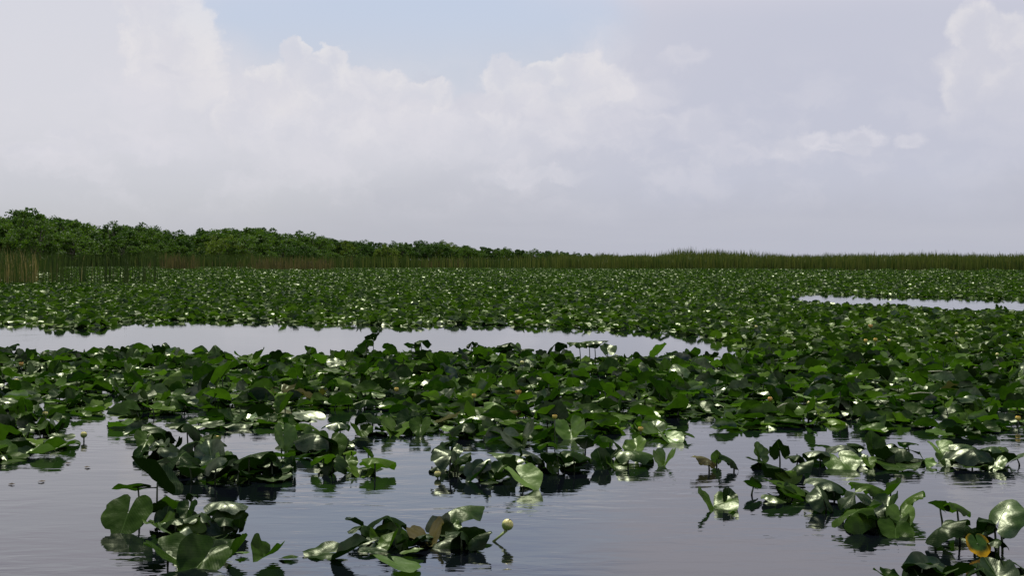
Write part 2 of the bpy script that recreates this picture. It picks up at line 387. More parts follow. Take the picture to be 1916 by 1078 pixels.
KINDS = {
 'flat':  [dict(fl=.02, fr=.05, kl=.15, kr=.1, wave=.010), dict(fl=.08, fr=.02, kl=.1, kr=.5, wave=.018), dict(fl=.05, fr=.05, kl=.3, kr=.2, wave=.012, kw=3)],
 'cup':   [dict(fl=.30, fr=.25, kl=.9, kr=.8, wave=.02), dict(fl=.15, fr=.45, kl=.6, kr=1.2, wave=.03, kw=4), dict(fl=.4, fr=.3, kl=.5, kr=1.2, ky=.5, wave=.025)],
 'taco':  [dict(fl=.75, fr=.65, kl=.7, kr=.9, wave=.03), dict(fl=1.0, fr=.6, kl=.3, kr=.3, wave=.035, kw=4), dict(fl=.9, fr=.9, kl=-.4, kr=.2, wave=.03)],
 'half':  [dict(fl=.1, fr=1.1, kl=-.3, kr=.4, wave=.02), dict(fl=1.2, fr=.0, kl=.3, kr=-.2, wave=.02), dict(fl=.05, fr=.8, kl=.1, kr=1.4, wave=.03)],
 'dome':  [dict(fl=-.25, fr=-.2, kl=-1.6, kr=-1.4, ky=-.9, wave=.035), dict(fl=-.2, fr=-.35, kl=-1.0, kr=-2.2, ky=-1.2, wave=.045, kw=4), dict(fl=.1, fr=.0, kl=-2.4, kr=-2.0, ky=-.4, wave=.03, kw=3)],
 'curl':  [dict(fl=.1, fr=.2, kl=3.2, kr=.6, wave=.02), dict(fl=.3, fr=.1, kl=1.0, kr=3.8, wave=.03), dict(fl=.2, fr=.2, kl=2.2, kr=2.6, wave=.02)],
 'bowl':  [dict(fl=.45, fr=.5, kl=1.0, kr=.8, ky=.5, wave=.03), dict(fl=.6, fr=.35, kl=.6, kr=1.3, ky=.4, wave=.03, kw=4)],
 'spindle': [dict(fl=-.9, fr=-.9, kl=-1.6, kr=-1.6, wave=.0, ragged=.004, dent=.002)],
}
_pr = random.Random(8)
for k in list(KINDS):
    if k == 'spindle': continue
    base = list(KINDS[k])
    while len(KINDS[k]) < 6:
        p = dict(_pr.choice(base)); 
        for q in ('fl', 'fr', 'kl', 'kr', 'ky', 'wave'): p[q] = p.get(q, 0.0) * _pr.uniform(.6, 1.35) + (_pr.uniform(-.12, .12) if q != 'wave' else .004)
        p['kw'] = _pr.choice([3, 4, 5, 6]); p['wid'] = _pr.uniform(.84, 1.02); KINDS[k].append(p)
GEO = {}; LIB = {}
for k, lst in KINDS.items():
    for i, p in enumerate(lst):
        g = pad_geo(7, 37, seed=len(GEO) + 3, ph=i * 1.7, **p)
        GEO[(k, i)] = g
        for mk in ('leaf', 'bright', 'dark', 'pale', 'brown', 'yellow'):
            LIB[(k, i, mk)] = None
def lib(k, i, mk):
    if LIB[(k, i, mk)] is None:
        V, F3, uv = GEO[(k, i)]
        LIB[(k, i, mk)] = np_mesh('leaf', V, F3.ravel(), 3, M[mk], uv)
    return LIB[(k, i, mk)]
def rot(h, p, r):
    return Matrix.Rotation(R(h), 3, 'Z') @ Matrix.Rotation(R(p), 3, 'X') @ Matrix.Rotation(R(r), 3, 'Y')

def tube_geo(pts, rads, n=7):
    pts = [Vector(p) for p in pts]; V = []; Fc = []
    for i, p in enumerate(pts):
        d = (pts[min(i + 1, len(pts) - 1)] - pts[max(i - 1, 0)]).normalized()
        a = d.orthogonal().normalized(); b_ = d.cross(a)
        if i and (V[-n] - pts[i - 1]).dot(a) < 0 and False: a = -a
        for j in range(n):
            an = j * 2 * math.pi / n
            V.append(p + (a * math.cos(an) + b_ * math.sin(an)) * rads[i])
    for i in range(len(pts) - 1):
        for j in range(n):
            q = (i * n + j, i * n + (j + 1) % n, (i + 1) * n + (j + 1) % n, (i + 1) * n + j); Fc.append(q)
    Fc.append(tuple(range(n - 1, -1, -1))); Fc.append(tuple((len(pts) - 1) * n + j for j in range(n)))
    return V, Fc
def tube(name, pts, rads, mat, parent=None, n=7):
    V, Fc = tube_geo(pts, rads, n)
    me = bpy.data.meshes.new(name); me.from_pydata(V, [], Fc)
    for p in me.polygons: p.use_smooth = True
    return link(name, me, mat, parent)
STEMS = []
for i in range(5):
    b1, b2 = rnd.uniform(-.12, .12), rnd.uniform(-.12, .12)
    V, Fc = tube_geo([(b1 * 1.0, b2, -0.15), (b1 * .7, b2 * .8, .3), (b1 * .3, b2 * .4, .7), (0, 0, 1.0)], [1, .95, .85, .8], 7)
    me = bpy.data.meshes.new('stem')
    # unit stem: height 1, radius scaled separately, so bends are divided by the radius scale
    me.from_pydata([(v[0] - 0, v[1] - 0, v[2]) for v in V], [], Fc)
    for p in me.polygons: p.use_smooth = True
    me.materials.append(M['stem']); STEMS.append(me)
STEMS = []
for i in range(6):
    b1, b2 = rnd.uniform(-.10, .10), rnd.uniform(-.10, .10); h0 = 0.2
    V, Fc = tube_geo([(b1 * h0, b2 * h0, -.03), (b1 * .8 * h0, b2 * .9 * h0, .3 * h0), (b1 * .3 * h0, b2 * .5 * h0, .7 * h0), (0, 0, h0)], [.0075, .007, .006, .0055], 7)
    me = bpy.data.meshes.new('stem'); me.from_pydata(V, [], Fc)
    for p in me.polygons: p.use_smooth = True
    me.materials.append(M['stem']); STEMS.append(me)

def put_leaf(parent, origin, attach, s, rm, k, i, mk, sx=1.0, stem=True):
    o = link('leaf', lib(k, i, mk), None, parent)
    o.matrix_basis = Matrix.Translation(Vector(attach) - Vector(origin)) @ rm.to_4x4() @ Matrix.Diagonal((s * sx, s, s, 1))
    if stem and attach[2] > 0.05:
        st = link('stem', rnd.choice(STEMS), None, o)
        st.matrix_parent_inverse = o.matrix_basis.inverted()
        f = attach[2] / 0.2
        st.location = (attach[0] - origin[0], attach[1] - origin[1], 0 - origin[2])
        st.scale = (1, 1, f) if f < 1.2 else (1.15, 1.15, f)
        st.rotation_euler = (0, 0, rnd.uniform(0, 6.28))
    return o

# ------------------------------------------------------------------ hand placed leaves: fit an outline seen in the photo
STY = {  # kind, heading, pitch search range, roll
 'U': ('cup', 0, (25, 85), 0), 'u': ('half', 20, (30, 85), 0),
 'B': ('dome', 170, (20, 80), 0), 'b': ('cup', 200, (30, 85), 0),
 'L': ('flat', 75, (-5, 60), 18), 'R': ('flat', -75, (-5, 60), -18),
 'l': ('dome', 80, (-20, 40), 15), 'r': ('dome', -80, (-20, 40), -15),
 'F': ('flat', 180, (-4, 4), 0), 'f': ('flat', 90, (-3, 3), 2),
 'C': ('bowl', 175, (-28, 8), 0), 'Q': ('cup', 180, (-26, -4), 0), 'P': ('half', 65, (30, 65), 0), 'V': ('taco', 170, (-10, 25), 0), 'c': ('taco', 90, (-10, 20), 6),
 'T': ('cup', 180, (-60, -12), 0), 't': ('flat', 170, (-60, -8), 0),
 'D': ('dome', 0, (-20, 35), 0), 'S': ('spindle', 84, (-2, 5), 0),
 'K': ('curl', 100, (-5, 30), 10), 'k': ('curl', -95, (-5, 30), -10),
}
def fit_leaf(parent, origin, x0, y0, x1, y1, by, sty, mk='leaf', dh=0, var=None):
    kind, hd, (pa, pb), rl = STY[sty]
    if var is not None: var %= len(KINDS[kind])
    d = depth(by); ppm = F / d
    i = rnd.randrange(len(KINDS[kind])) if var is None else var
    V = GEO[(kind, i)][0]
    hd = hd + dh + rnd.uniform(-10, 10)
    wpx, hpx = x1 - x0, y1 - y0
    best = None
    cands = [(i, q, dr) for i in (range(len(KINDS[kind])) if var is None else [var]) for q in range(9) for dr in (-14, 0, 14)]
    rnd.shuffle(cands)
    for ii, q, dr in cands:
        p = pa + (pb - pa) * q / 8
        V = GEO[(kind, ii)][0]
        rm = rot(hd, p, rl + dr)
        A = V @ np.array(rm).T
        wu = A[:, 0].max() - A[:, 0].min(); s = wpx / ppm / wu
        B = A * s
        yy = -(B[:, 2] - B[:, 1] * (H / d)) * ppm
        hh_ = yy.max() - yy.min(); err = abs(math.log(hh_ / hpx))
        err = max(err, .12)
        if best is None or err < best[0]: best = (err, rm, s, B, hh_, ii)
    _, rm, s, B, hh_, i = best
    # a too flat or too tall outline is met half way by the scale
    k_ = max(0.8, min(1.25, (hpx / hh_) ** 0.35)); s *= k_; B = B * k_
    X, Y = ground((x0 + x1) / 2, by)
    cx_ = (B[:, 0].max() + B[:, 0].min()) / 2
    zc = (by - (y0 + y1) / 2) / ppm
    cz = ((B[:, 2] - B[:, 1] * (H / d)).max() + (B[:, 2] - B[:, 1] * (H / d)).min()) / 2
    zc2 = max(zc - cz, 0.006 - max(0, B[:, 2].min()) * 0)
    if (zc2 + B[:, 2].min()) < -0.05: zc2 = -0.05 - B[:, 2].min()
    at = (X - cx_, Y, zc2)
    return put_leaf(parent, origin, at, s, rm, kind, i, mk)

PLANT_CAT = 'pond lily'
def clump(label, leaves, group='separate pond lily clumps in the open water', fill=None, sink=.3):
    leaves = [(l[0], l[1], l[2], l[3], l[3] + sink * (l[4] - l[3]) + 1) + tuple(l[5:]) for l in leaves]
    xs = [(l[0] + l[2]) / 2 for l in leaves]; bs = [l[4] for l in leaves]
    gx, gy = ground(sum(xs) / len(xs), sum(bs) / len(bs))
    e = empty('pond_lily_plant', (gx, gy, 0)); tag(e, label, PLANT_CAT, group)
    for l in leaves: fit_leaf(e, (gx, gy, 0), *l)
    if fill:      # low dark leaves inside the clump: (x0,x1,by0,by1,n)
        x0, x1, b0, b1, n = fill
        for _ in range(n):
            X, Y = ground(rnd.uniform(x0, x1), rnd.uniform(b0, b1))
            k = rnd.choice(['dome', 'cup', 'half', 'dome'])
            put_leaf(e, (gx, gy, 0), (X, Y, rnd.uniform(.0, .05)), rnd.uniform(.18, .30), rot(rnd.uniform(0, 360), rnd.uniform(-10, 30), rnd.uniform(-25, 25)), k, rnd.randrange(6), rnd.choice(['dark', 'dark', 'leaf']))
    return e

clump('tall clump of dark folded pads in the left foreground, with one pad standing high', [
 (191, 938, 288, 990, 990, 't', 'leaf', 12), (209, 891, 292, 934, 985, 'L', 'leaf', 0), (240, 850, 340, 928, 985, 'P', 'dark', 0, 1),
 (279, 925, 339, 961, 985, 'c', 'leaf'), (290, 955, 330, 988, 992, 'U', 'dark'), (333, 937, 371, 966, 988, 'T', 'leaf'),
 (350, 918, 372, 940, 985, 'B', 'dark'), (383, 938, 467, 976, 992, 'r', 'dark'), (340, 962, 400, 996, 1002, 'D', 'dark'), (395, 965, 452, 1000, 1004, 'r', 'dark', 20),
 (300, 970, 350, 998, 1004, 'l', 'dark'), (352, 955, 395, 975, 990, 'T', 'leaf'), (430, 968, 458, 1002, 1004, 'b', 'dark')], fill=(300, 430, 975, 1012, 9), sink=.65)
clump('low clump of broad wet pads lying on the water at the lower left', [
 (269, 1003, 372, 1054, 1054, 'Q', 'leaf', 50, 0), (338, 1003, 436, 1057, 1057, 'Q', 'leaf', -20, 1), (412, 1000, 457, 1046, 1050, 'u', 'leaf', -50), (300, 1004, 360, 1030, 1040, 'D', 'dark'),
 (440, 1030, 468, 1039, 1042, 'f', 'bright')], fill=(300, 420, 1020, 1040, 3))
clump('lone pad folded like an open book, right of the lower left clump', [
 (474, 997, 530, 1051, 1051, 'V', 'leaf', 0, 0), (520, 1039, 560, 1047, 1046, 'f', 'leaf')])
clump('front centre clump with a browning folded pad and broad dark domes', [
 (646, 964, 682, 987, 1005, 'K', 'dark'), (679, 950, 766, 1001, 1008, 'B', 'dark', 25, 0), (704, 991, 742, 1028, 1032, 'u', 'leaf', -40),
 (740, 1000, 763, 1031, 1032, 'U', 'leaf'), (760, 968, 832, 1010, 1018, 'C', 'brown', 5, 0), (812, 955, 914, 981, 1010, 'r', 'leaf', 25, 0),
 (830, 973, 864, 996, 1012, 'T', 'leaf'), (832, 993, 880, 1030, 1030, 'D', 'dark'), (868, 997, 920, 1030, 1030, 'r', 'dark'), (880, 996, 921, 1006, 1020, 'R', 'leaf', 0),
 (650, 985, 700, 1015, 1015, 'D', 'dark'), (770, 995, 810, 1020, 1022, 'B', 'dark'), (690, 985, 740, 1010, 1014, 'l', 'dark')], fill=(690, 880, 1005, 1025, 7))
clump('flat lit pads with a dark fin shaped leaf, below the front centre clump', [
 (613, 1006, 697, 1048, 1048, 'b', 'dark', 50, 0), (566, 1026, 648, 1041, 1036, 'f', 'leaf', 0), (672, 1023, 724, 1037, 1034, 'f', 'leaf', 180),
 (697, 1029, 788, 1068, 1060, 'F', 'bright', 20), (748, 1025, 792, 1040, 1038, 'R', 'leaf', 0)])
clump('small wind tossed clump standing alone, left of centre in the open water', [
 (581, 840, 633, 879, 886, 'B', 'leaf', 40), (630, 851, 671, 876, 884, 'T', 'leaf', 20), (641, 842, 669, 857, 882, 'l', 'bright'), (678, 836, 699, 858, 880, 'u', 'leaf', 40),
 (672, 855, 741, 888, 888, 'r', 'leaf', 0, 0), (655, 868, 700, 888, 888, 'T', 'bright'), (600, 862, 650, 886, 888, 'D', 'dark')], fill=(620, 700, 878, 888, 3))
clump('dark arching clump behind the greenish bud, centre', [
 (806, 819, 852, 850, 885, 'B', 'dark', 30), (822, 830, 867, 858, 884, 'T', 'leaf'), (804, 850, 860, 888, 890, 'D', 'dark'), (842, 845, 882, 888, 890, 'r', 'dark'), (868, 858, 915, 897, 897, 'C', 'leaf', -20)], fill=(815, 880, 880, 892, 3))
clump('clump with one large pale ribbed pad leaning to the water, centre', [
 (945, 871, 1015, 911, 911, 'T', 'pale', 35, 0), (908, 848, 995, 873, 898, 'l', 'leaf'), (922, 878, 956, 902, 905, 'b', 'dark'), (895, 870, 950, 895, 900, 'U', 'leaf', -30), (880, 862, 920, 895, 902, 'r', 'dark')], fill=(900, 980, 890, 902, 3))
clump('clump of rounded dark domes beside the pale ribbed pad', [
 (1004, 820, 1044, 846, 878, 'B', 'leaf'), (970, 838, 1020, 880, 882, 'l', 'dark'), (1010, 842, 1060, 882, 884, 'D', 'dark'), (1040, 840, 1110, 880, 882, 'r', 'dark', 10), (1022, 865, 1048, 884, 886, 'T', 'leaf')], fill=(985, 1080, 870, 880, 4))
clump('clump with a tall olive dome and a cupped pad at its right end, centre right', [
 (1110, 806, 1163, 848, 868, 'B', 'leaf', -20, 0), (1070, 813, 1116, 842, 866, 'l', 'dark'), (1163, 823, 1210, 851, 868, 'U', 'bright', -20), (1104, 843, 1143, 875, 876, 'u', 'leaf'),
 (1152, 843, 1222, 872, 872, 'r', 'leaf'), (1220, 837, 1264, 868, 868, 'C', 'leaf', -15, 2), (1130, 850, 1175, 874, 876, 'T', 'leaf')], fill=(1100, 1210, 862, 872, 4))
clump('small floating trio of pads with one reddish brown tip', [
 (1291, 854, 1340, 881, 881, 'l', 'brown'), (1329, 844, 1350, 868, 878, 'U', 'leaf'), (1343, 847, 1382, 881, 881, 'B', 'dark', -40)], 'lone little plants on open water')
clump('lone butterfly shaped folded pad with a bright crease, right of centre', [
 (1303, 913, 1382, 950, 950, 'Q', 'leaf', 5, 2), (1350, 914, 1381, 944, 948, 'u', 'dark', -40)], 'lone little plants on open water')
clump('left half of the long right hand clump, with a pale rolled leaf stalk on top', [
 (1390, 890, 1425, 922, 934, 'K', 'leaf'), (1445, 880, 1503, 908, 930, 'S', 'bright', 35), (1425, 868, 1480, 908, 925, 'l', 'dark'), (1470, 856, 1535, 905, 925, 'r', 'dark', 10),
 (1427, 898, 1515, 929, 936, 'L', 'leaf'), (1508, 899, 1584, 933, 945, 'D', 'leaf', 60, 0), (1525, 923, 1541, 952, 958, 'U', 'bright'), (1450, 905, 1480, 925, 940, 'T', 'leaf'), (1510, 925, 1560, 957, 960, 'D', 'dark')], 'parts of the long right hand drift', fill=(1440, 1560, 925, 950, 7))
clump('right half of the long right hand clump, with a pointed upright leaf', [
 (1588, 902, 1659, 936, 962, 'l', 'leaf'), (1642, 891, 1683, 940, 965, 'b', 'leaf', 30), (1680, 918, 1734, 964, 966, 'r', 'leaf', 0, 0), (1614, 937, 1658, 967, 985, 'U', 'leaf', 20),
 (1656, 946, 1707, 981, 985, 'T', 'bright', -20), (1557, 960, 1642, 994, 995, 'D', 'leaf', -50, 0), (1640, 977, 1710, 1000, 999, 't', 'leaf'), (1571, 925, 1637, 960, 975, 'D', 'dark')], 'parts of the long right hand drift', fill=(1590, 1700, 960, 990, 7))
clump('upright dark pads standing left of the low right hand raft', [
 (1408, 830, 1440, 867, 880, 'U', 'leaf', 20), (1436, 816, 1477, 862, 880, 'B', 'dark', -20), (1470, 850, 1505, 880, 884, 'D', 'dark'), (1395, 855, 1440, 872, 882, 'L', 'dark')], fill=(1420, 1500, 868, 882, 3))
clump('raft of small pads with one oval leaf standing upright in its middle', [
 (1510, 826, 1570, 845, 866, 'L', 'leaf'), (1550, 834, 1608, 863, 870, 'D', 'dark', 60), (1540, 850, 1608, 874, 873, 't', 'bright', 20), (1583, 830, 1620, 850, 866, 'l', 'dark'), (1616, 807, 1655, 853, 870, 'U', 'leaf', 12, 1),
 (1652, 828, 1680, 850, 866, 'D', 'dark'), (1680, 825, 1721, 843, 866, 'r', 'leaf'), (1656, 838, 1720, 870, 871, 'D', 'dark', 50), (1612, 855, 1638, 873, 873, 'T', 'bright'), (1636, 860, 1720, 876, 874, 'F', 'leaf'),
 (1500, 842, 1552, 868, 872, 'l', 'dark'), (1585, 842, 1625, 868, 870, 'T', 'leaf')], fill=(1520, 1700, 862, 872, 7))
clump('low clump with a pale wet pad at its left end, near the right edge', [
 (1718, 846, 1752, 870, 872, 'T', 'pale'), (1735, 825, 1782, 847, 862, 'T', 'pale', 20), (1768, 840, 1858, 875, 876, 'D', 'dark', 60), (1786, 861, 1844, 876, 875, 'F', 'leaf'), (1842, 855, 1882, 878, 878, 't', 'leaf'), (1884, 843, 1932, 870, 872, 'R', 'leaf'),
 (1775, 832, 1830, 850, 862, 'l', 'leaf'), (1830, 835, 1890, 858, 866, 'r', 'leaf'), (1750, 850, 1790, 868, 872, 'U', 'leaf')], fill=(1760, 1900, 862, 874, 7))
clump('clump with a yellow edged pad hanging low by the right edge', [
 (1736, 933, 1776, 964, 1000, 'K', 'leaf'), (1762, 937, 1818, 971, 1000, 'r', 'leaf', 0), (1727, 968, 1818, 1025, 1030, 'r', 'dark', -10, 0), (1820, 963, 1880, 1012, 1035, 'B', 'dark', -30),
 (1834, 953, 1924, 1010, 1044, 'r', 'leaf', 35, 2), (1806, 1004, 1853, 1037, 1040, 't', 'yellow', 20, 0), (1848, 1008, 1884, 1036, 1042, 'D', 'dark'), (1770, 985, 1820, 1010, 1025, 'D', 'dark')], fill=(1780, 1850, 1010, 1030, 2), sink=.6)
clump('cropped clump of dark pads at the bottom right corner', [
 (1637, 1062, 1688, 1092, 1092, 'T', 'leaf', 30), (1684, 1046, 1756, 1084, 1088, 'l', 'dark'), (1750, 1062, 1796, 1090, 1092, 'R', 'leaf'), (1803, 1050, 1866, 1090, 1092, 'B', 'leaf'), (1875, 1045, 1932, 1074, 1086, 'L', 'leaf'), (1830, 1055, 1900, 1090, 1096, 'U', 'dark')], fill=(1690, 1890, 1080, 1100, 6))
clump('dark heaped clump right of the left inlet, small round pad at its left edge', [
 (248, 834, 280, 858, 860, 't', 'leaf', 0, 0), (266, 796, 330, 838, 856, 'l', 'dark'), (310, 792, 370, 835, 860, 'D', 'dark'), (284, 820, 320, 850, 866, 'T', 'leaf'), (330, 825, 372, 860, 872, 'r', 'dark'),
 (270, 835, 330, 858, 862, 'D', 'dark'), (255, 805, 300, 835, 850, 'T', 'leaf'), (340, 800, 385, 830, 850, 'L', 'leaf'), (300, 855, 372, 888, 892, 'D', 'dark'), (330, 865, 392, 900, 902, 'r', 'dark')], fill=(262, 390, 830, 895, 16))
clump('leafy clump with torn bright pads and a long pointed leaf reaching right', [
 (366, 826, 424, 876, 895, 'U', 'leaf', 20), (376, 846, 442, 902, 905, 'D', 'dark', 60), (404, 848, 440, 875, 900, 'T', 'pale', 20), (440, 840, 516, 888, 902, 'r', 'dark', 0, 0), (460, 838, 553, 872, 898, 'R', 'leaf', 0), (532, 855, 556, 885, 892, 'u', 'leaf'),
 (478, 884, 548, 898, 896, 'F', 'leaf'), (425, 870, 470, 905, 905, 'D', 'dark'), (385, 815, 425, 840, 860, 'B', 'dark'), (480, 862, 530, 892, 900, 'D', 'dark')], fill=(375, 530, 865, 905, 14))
clump('heap of pads with pale torn leaf at its left, above the small wind tossed clump', [
 (516, 790, 556, 845, 850, 'T', 'pale', 25), (550, 786, 600, 815, 836, 'B', 'leaf'), (545, 812, 632, 850, 852, 'D', 'dark', 60), (592, 808, 652, 848, 850, 'T', 'leaf'), (600, 790, 655, 815, 836, 'l', 'leaf'), (560, 835, 610, 856, 856, 'F', 'leaf')], fill=(530, 650, 825, 850, 8))
# specials inside and along the near mat
G2 = 'plants that stand out in the near mat'
clump('pad folded over into a pale green spindle, left side of the near mat', [(239, 738, 298, 753, 770, 'S', 'pale'), (280, 752, 308, 765, 772, 't', 'brown'), (300, 745, 345, 768, 778, 'D', 'leaf')], G2)
clump('cupped pad on the right side of the left inlet mouth', [(150, 744, 180, 765, 766, 'u', 'leaf', 60), (172, 748, 211, 769, 768, 'T', 'bright', 0)], G2)
clump('two bronze brown folded pads in the middle of the left mat', [(498, 712, 562, 741, 752, 'T', 'brown', 20), (560, 722, 612, 751, 756, 'C', 'brown', 0, 0)], G2)
clump('single white shining tilted pad at the mat front, left of centre', [(438, 773, 482, 791, 794, 'T', 'pale', 20), (484, 776, 520, 795, 797, 't', 'leaf')], G2)
clump('high arched pad over its own dark shadow at the mat front', [(664, 765, 724, 802, 812, 'B', 'dark', 10), (655, 790, 700, 812, 814, 'T', 'leaf', 20), (715, 780, 770, 812, 812, 'C', 'bright', 0, 0), (765, 782, 808, 812, 812, 'T', 'leaf')], G2)
clump('olive brown pads sagging to the water at the mat front, centre', [(805, 770, 860, 797, 806, 'R', 'brown'), (838, 791, 896, 819, 818, 'D', 'dark', 60), (868, 778, 895, 800, 812, 'B', 'leaf')], G2)
clump('deep shadowed boat shaped pad at the mat front below the orange flower', [(934, 786, 1000, 832, 832, 'C', 'dark', 0, 2), (890, 800, 940, 822, 824, 'R', 'leaf')], G2)
clump('broad pale veined pad facing out at the mat front, right of the thin stalked flower', [(1037, 779, 1093, 818, 818, 'T', 'bright', 10), (1228, 800, 1280, 825, 825, 'T', 'pale', 30), (1170, 795, 1225, 818, 820, 't', 'leaf')][:1], G2)
clump('pale floating pad at the tip of the mat, left of the open right hand water', [(1226, 799, 1280, 825, 825, 'T', 'pale', 25), (1200, 790, 1245, 812, 815, 'U', 'leaf')], G2)
clump('tall leaf raised like a sail against the channel, left of centre', [(682, 620, 710, 642, 680, 'b', 'dark'), (668, 634, 700, 656, 682, 'l', 'leaf')], G2)
clump('pointed upright leaf pair against the channel, centre left', [(777, 632, 808, 664, 690, 'B', 'dark'), (755, 640, 780, 654, 688, 'L', 'leaf')], G2)
clump('short blunt leaf upright against the channel above the dense centre', [(873, 636, 895, 655, 684, 'B', 'dark'), (930, 640, 976, 668, 686, 'D', 'dark'), (960, 642, 975, 660, 680, 'U', 'pale')], G2)
clump('raised cluster on long visible stalks against the channel, right of centre', [(1024, 636, 1062, 665, 690, 'B', 'dark', 30), (1060, 641, 1100, 655, 690, 'l', 'leaf'), (1095, 637, 1140, 655, 690, 'r', 'dark'), (1120, 645, 1155, 662, 692, 'U', 'leaf'), (1075, 636, 1120, 648, 686, 'l', 'leaf')], G2, sink=.8)

# ------------------------------------------------------------------ water openings (outlines given on the water surface)
CH1 = [(-400, 614), (0, 613), (60, 614), (112, 622), (170, 622), (215, 616), (240, 609), (330, 607), (400, 606), (500, 609), (600, 613), (690, 615), (740, 618), (790, 616), (860, 612), (960, 616), (1040, 620), (1110, 622), (1200, 626),
       (1260, 630), (1330, 640), (1420, 662), (1370, 676), (1280, 672), (1200, 674), (1120, 678), (1040, 684), (1000, 678), (900, 672), (800, 680), (700, 678), (620, 682), (540, 684), (420, 684), (340, 676), (240, 672), (160, 682), (60, 682), (0, 676), (-400, 678)]
CH1 = [(x, y - (6 if i < 21 else 9 if x < 1100 else -3)) for i, (x, y) in enumerate(CH1)]
CH2 = [(1455, 555), (1500, 551), (1560, 551), (1660, 555), (1760, 556), (1850, 559), (1916, 560), (2200, 564), (2200, 586), (1916, 586), (1860, 583), (1820, 587), (1740, 583), (1690, 576), (1640, 577), (1560, 573), (1500, 569)]
CH3 = [(1380, 503.5), (2300, 503.5), (2300, 507), (1600, 507)]
CH4 = [(960, 498.5), (1120, 499), (1115, 501), (980, 500.3)]
FRONT = [(-500, 900), (-60, 872), (40, 870), (95, 856), (140, 836), (110, 812), (120, 795), (160, 782), (205, 772), (208, 760), (188, 742), (200, 732), (222, 742), (245, 762), (222, 792), (215, 800), (240, 815), (330, 820), (420, 806), (530, 800), (535, 850), (600, 852), (645, 838), (655, 818),
         (730, 814), (800, 816), (850, 822), (895, 824), (898, 806), (925, 812), (940, 834), (1000, 834), (1040, 826), (1050, 808), (1085, 800), (1110, 812), (1180, 812), (1225, 822), (1278, 824), (1272, 792), (1300, 782), (1330, 784), (1345, 806), (1400, 810), (1470, 824),
         (1560, 822), (1620, 818), (1690, 802), (1740, 778), (1716, 768), (1780, 772), (1775, 790), (1720, 796), (1735, 812), (1780, 824), (1850, 822), (1916, 812), (2400, 830)]
FP = FRONT + [(2400, 3000), (-500, 3000)]
HOLES = [[(1070, 700), (1140, 702), (1150, 722), (1090, 722)], [(60, 748), (100, 745), (110, 775), (80, 785)], [(1440, 705), (1500, 702), (1510, 716), (1450, 718)], [(190, 772), (205, 735), (235, 745), (225, 800)], [(560, 775), (640, 770), (650, 792), (570, 796)], [(0, 720), (20, 715), (30, 735), (5, 740)]]
def inside(poly, x, y):
    x = np.asarray(x, float); y = np.asarray(y, float); c = np.zeros(x.shape, bool); n = len(poly)
    for i in range(n):
        x1, y1 = poly[i]; x2, y2 = poly[(i + 1) % n]
        if y1 == y2: continue
        k = ((y1 > y) != (y2 > y)) & (x < (x2 - x1) * (y - y1) / (y2 - y1) + x1)
        c ^= k
    return c
def open_water(px, by):
    r = inside(CH1, px, by) | inside(CH2, px, by) | inside(CH3, px, by) | inside(CH4, px, by) | inside(FP, px, by)
    for h in HOLES: r |= inside(h, px, by)
    return r

# ------------------------------------------------------------------ near mat: plants with their own leaves
D_SPLIT = 22.3
cell = 0.205
pts = []
for gy in np.arange(9.5, D_SPLIT, cell):
    half = 0.42 * gy + 0.7
    for gx in np.arange(-half, half, cell):
        x = gx + rnd.uniform(-.5, .5) * cell * 1.2; y = gy + rnd.uniform(-.5, .5) * cell * 1.2
        pts.append((x, y))
pts = np.array(pts)
ppx, ppy = CX + pts[:, 0] / pts[:, 1] * F, HY + H / pts[:, 1] * F
keep = ~open_water(ppx, ppy)
for q in range(len(pts)):
    nz = mnoise.noise(Vector((pts[q, 0] * .95, pts[q, 1] * .75, 9.1))) + .35 * mnoise.noise(Vector((pts[q, 0] * 2.4, pts[q, 1] * 1.8, 4.1)))
    lim = .54 - (.50 if ppx[q] > 230 else .15) * min(1, max(0, (ppy[q] - 725) / 90))
    if nz > lim: keep[q] = False
FLOWER_SPOTS = [(1038, 826), (1199, 822), (742, 752), (887, 762), (970, 758), (977, 706), (40, 700), (31, 730), (407, 850), (85, 796), (1441, 768), (1514, 774), (1866, 682), (1905, 800), (268, 772), (555, 756)]
for fx, fb in FLOWER_SPOTS:      # leaves leave a small gap round and before each flower
    gx, gy = ground(fx, fb)
    keep &= ~((np.abs(pts[:, 0] - gx) < .17) & (pts[:, 1] < gy + .12) & (pts[:, 1] > gy - .55))
pts = pts[keep]
# plant centres on a coarser grid
cc = []
gs = 0.92
for gy in np.arange(9.2, D_SPLIT + 1, gs):
    half = 0.42 * gy + 1.2
    for gx in np.arange(-half, half, gs): cc.append((gx + rnd.uniform(-.35, .35), gy + rnd.uniform(-.35, .35)))
cc = np.array(cc)
own = np.argmin(((pts[:, None, :] - cc[None]) ** 2).sum(2), axis=1)
def rand_pose(hmul=1.0, x=0, y=0):
    """height, heading, pitch, roll, kind for one leaf of a dense stand"""
    q = rnd.random(); hn = 0.5 + 0.5 * mnoise.noise(Vector((x * .45, y * .45, 3.3)))
    if q < 0.60: return rnd.uniform(.01, .07), rnd.uniform(0, 360), rnd.uniform(-9, 11), rnd.uniform(-9, 9), rnd.choice(['flat', 'cup', 'half', 'flat', 'curl', 'flat'])
    if q < 0.965: return rnd.uniform(.04, .13) * hmul * (0.45 + 1.1 * hn), rnd.uniform(0, 360), rnd.uniform(-17, 16), rnd.uniform(-15, 15), rnd.choice(['cup', 'flat', 'half', 'dome', 'flat', 'dome', 'curl', 'taco'])
    return rnd.uniform(.07, .20) * hmul * (0.4 + 1.2 * hn), rnd.uniform(0, 360), rnd.uniform(28, 58), rnd.uniform(-20, 20), rnd.choice(['dome', 'taco', 'dome', 'half', 'curl'])
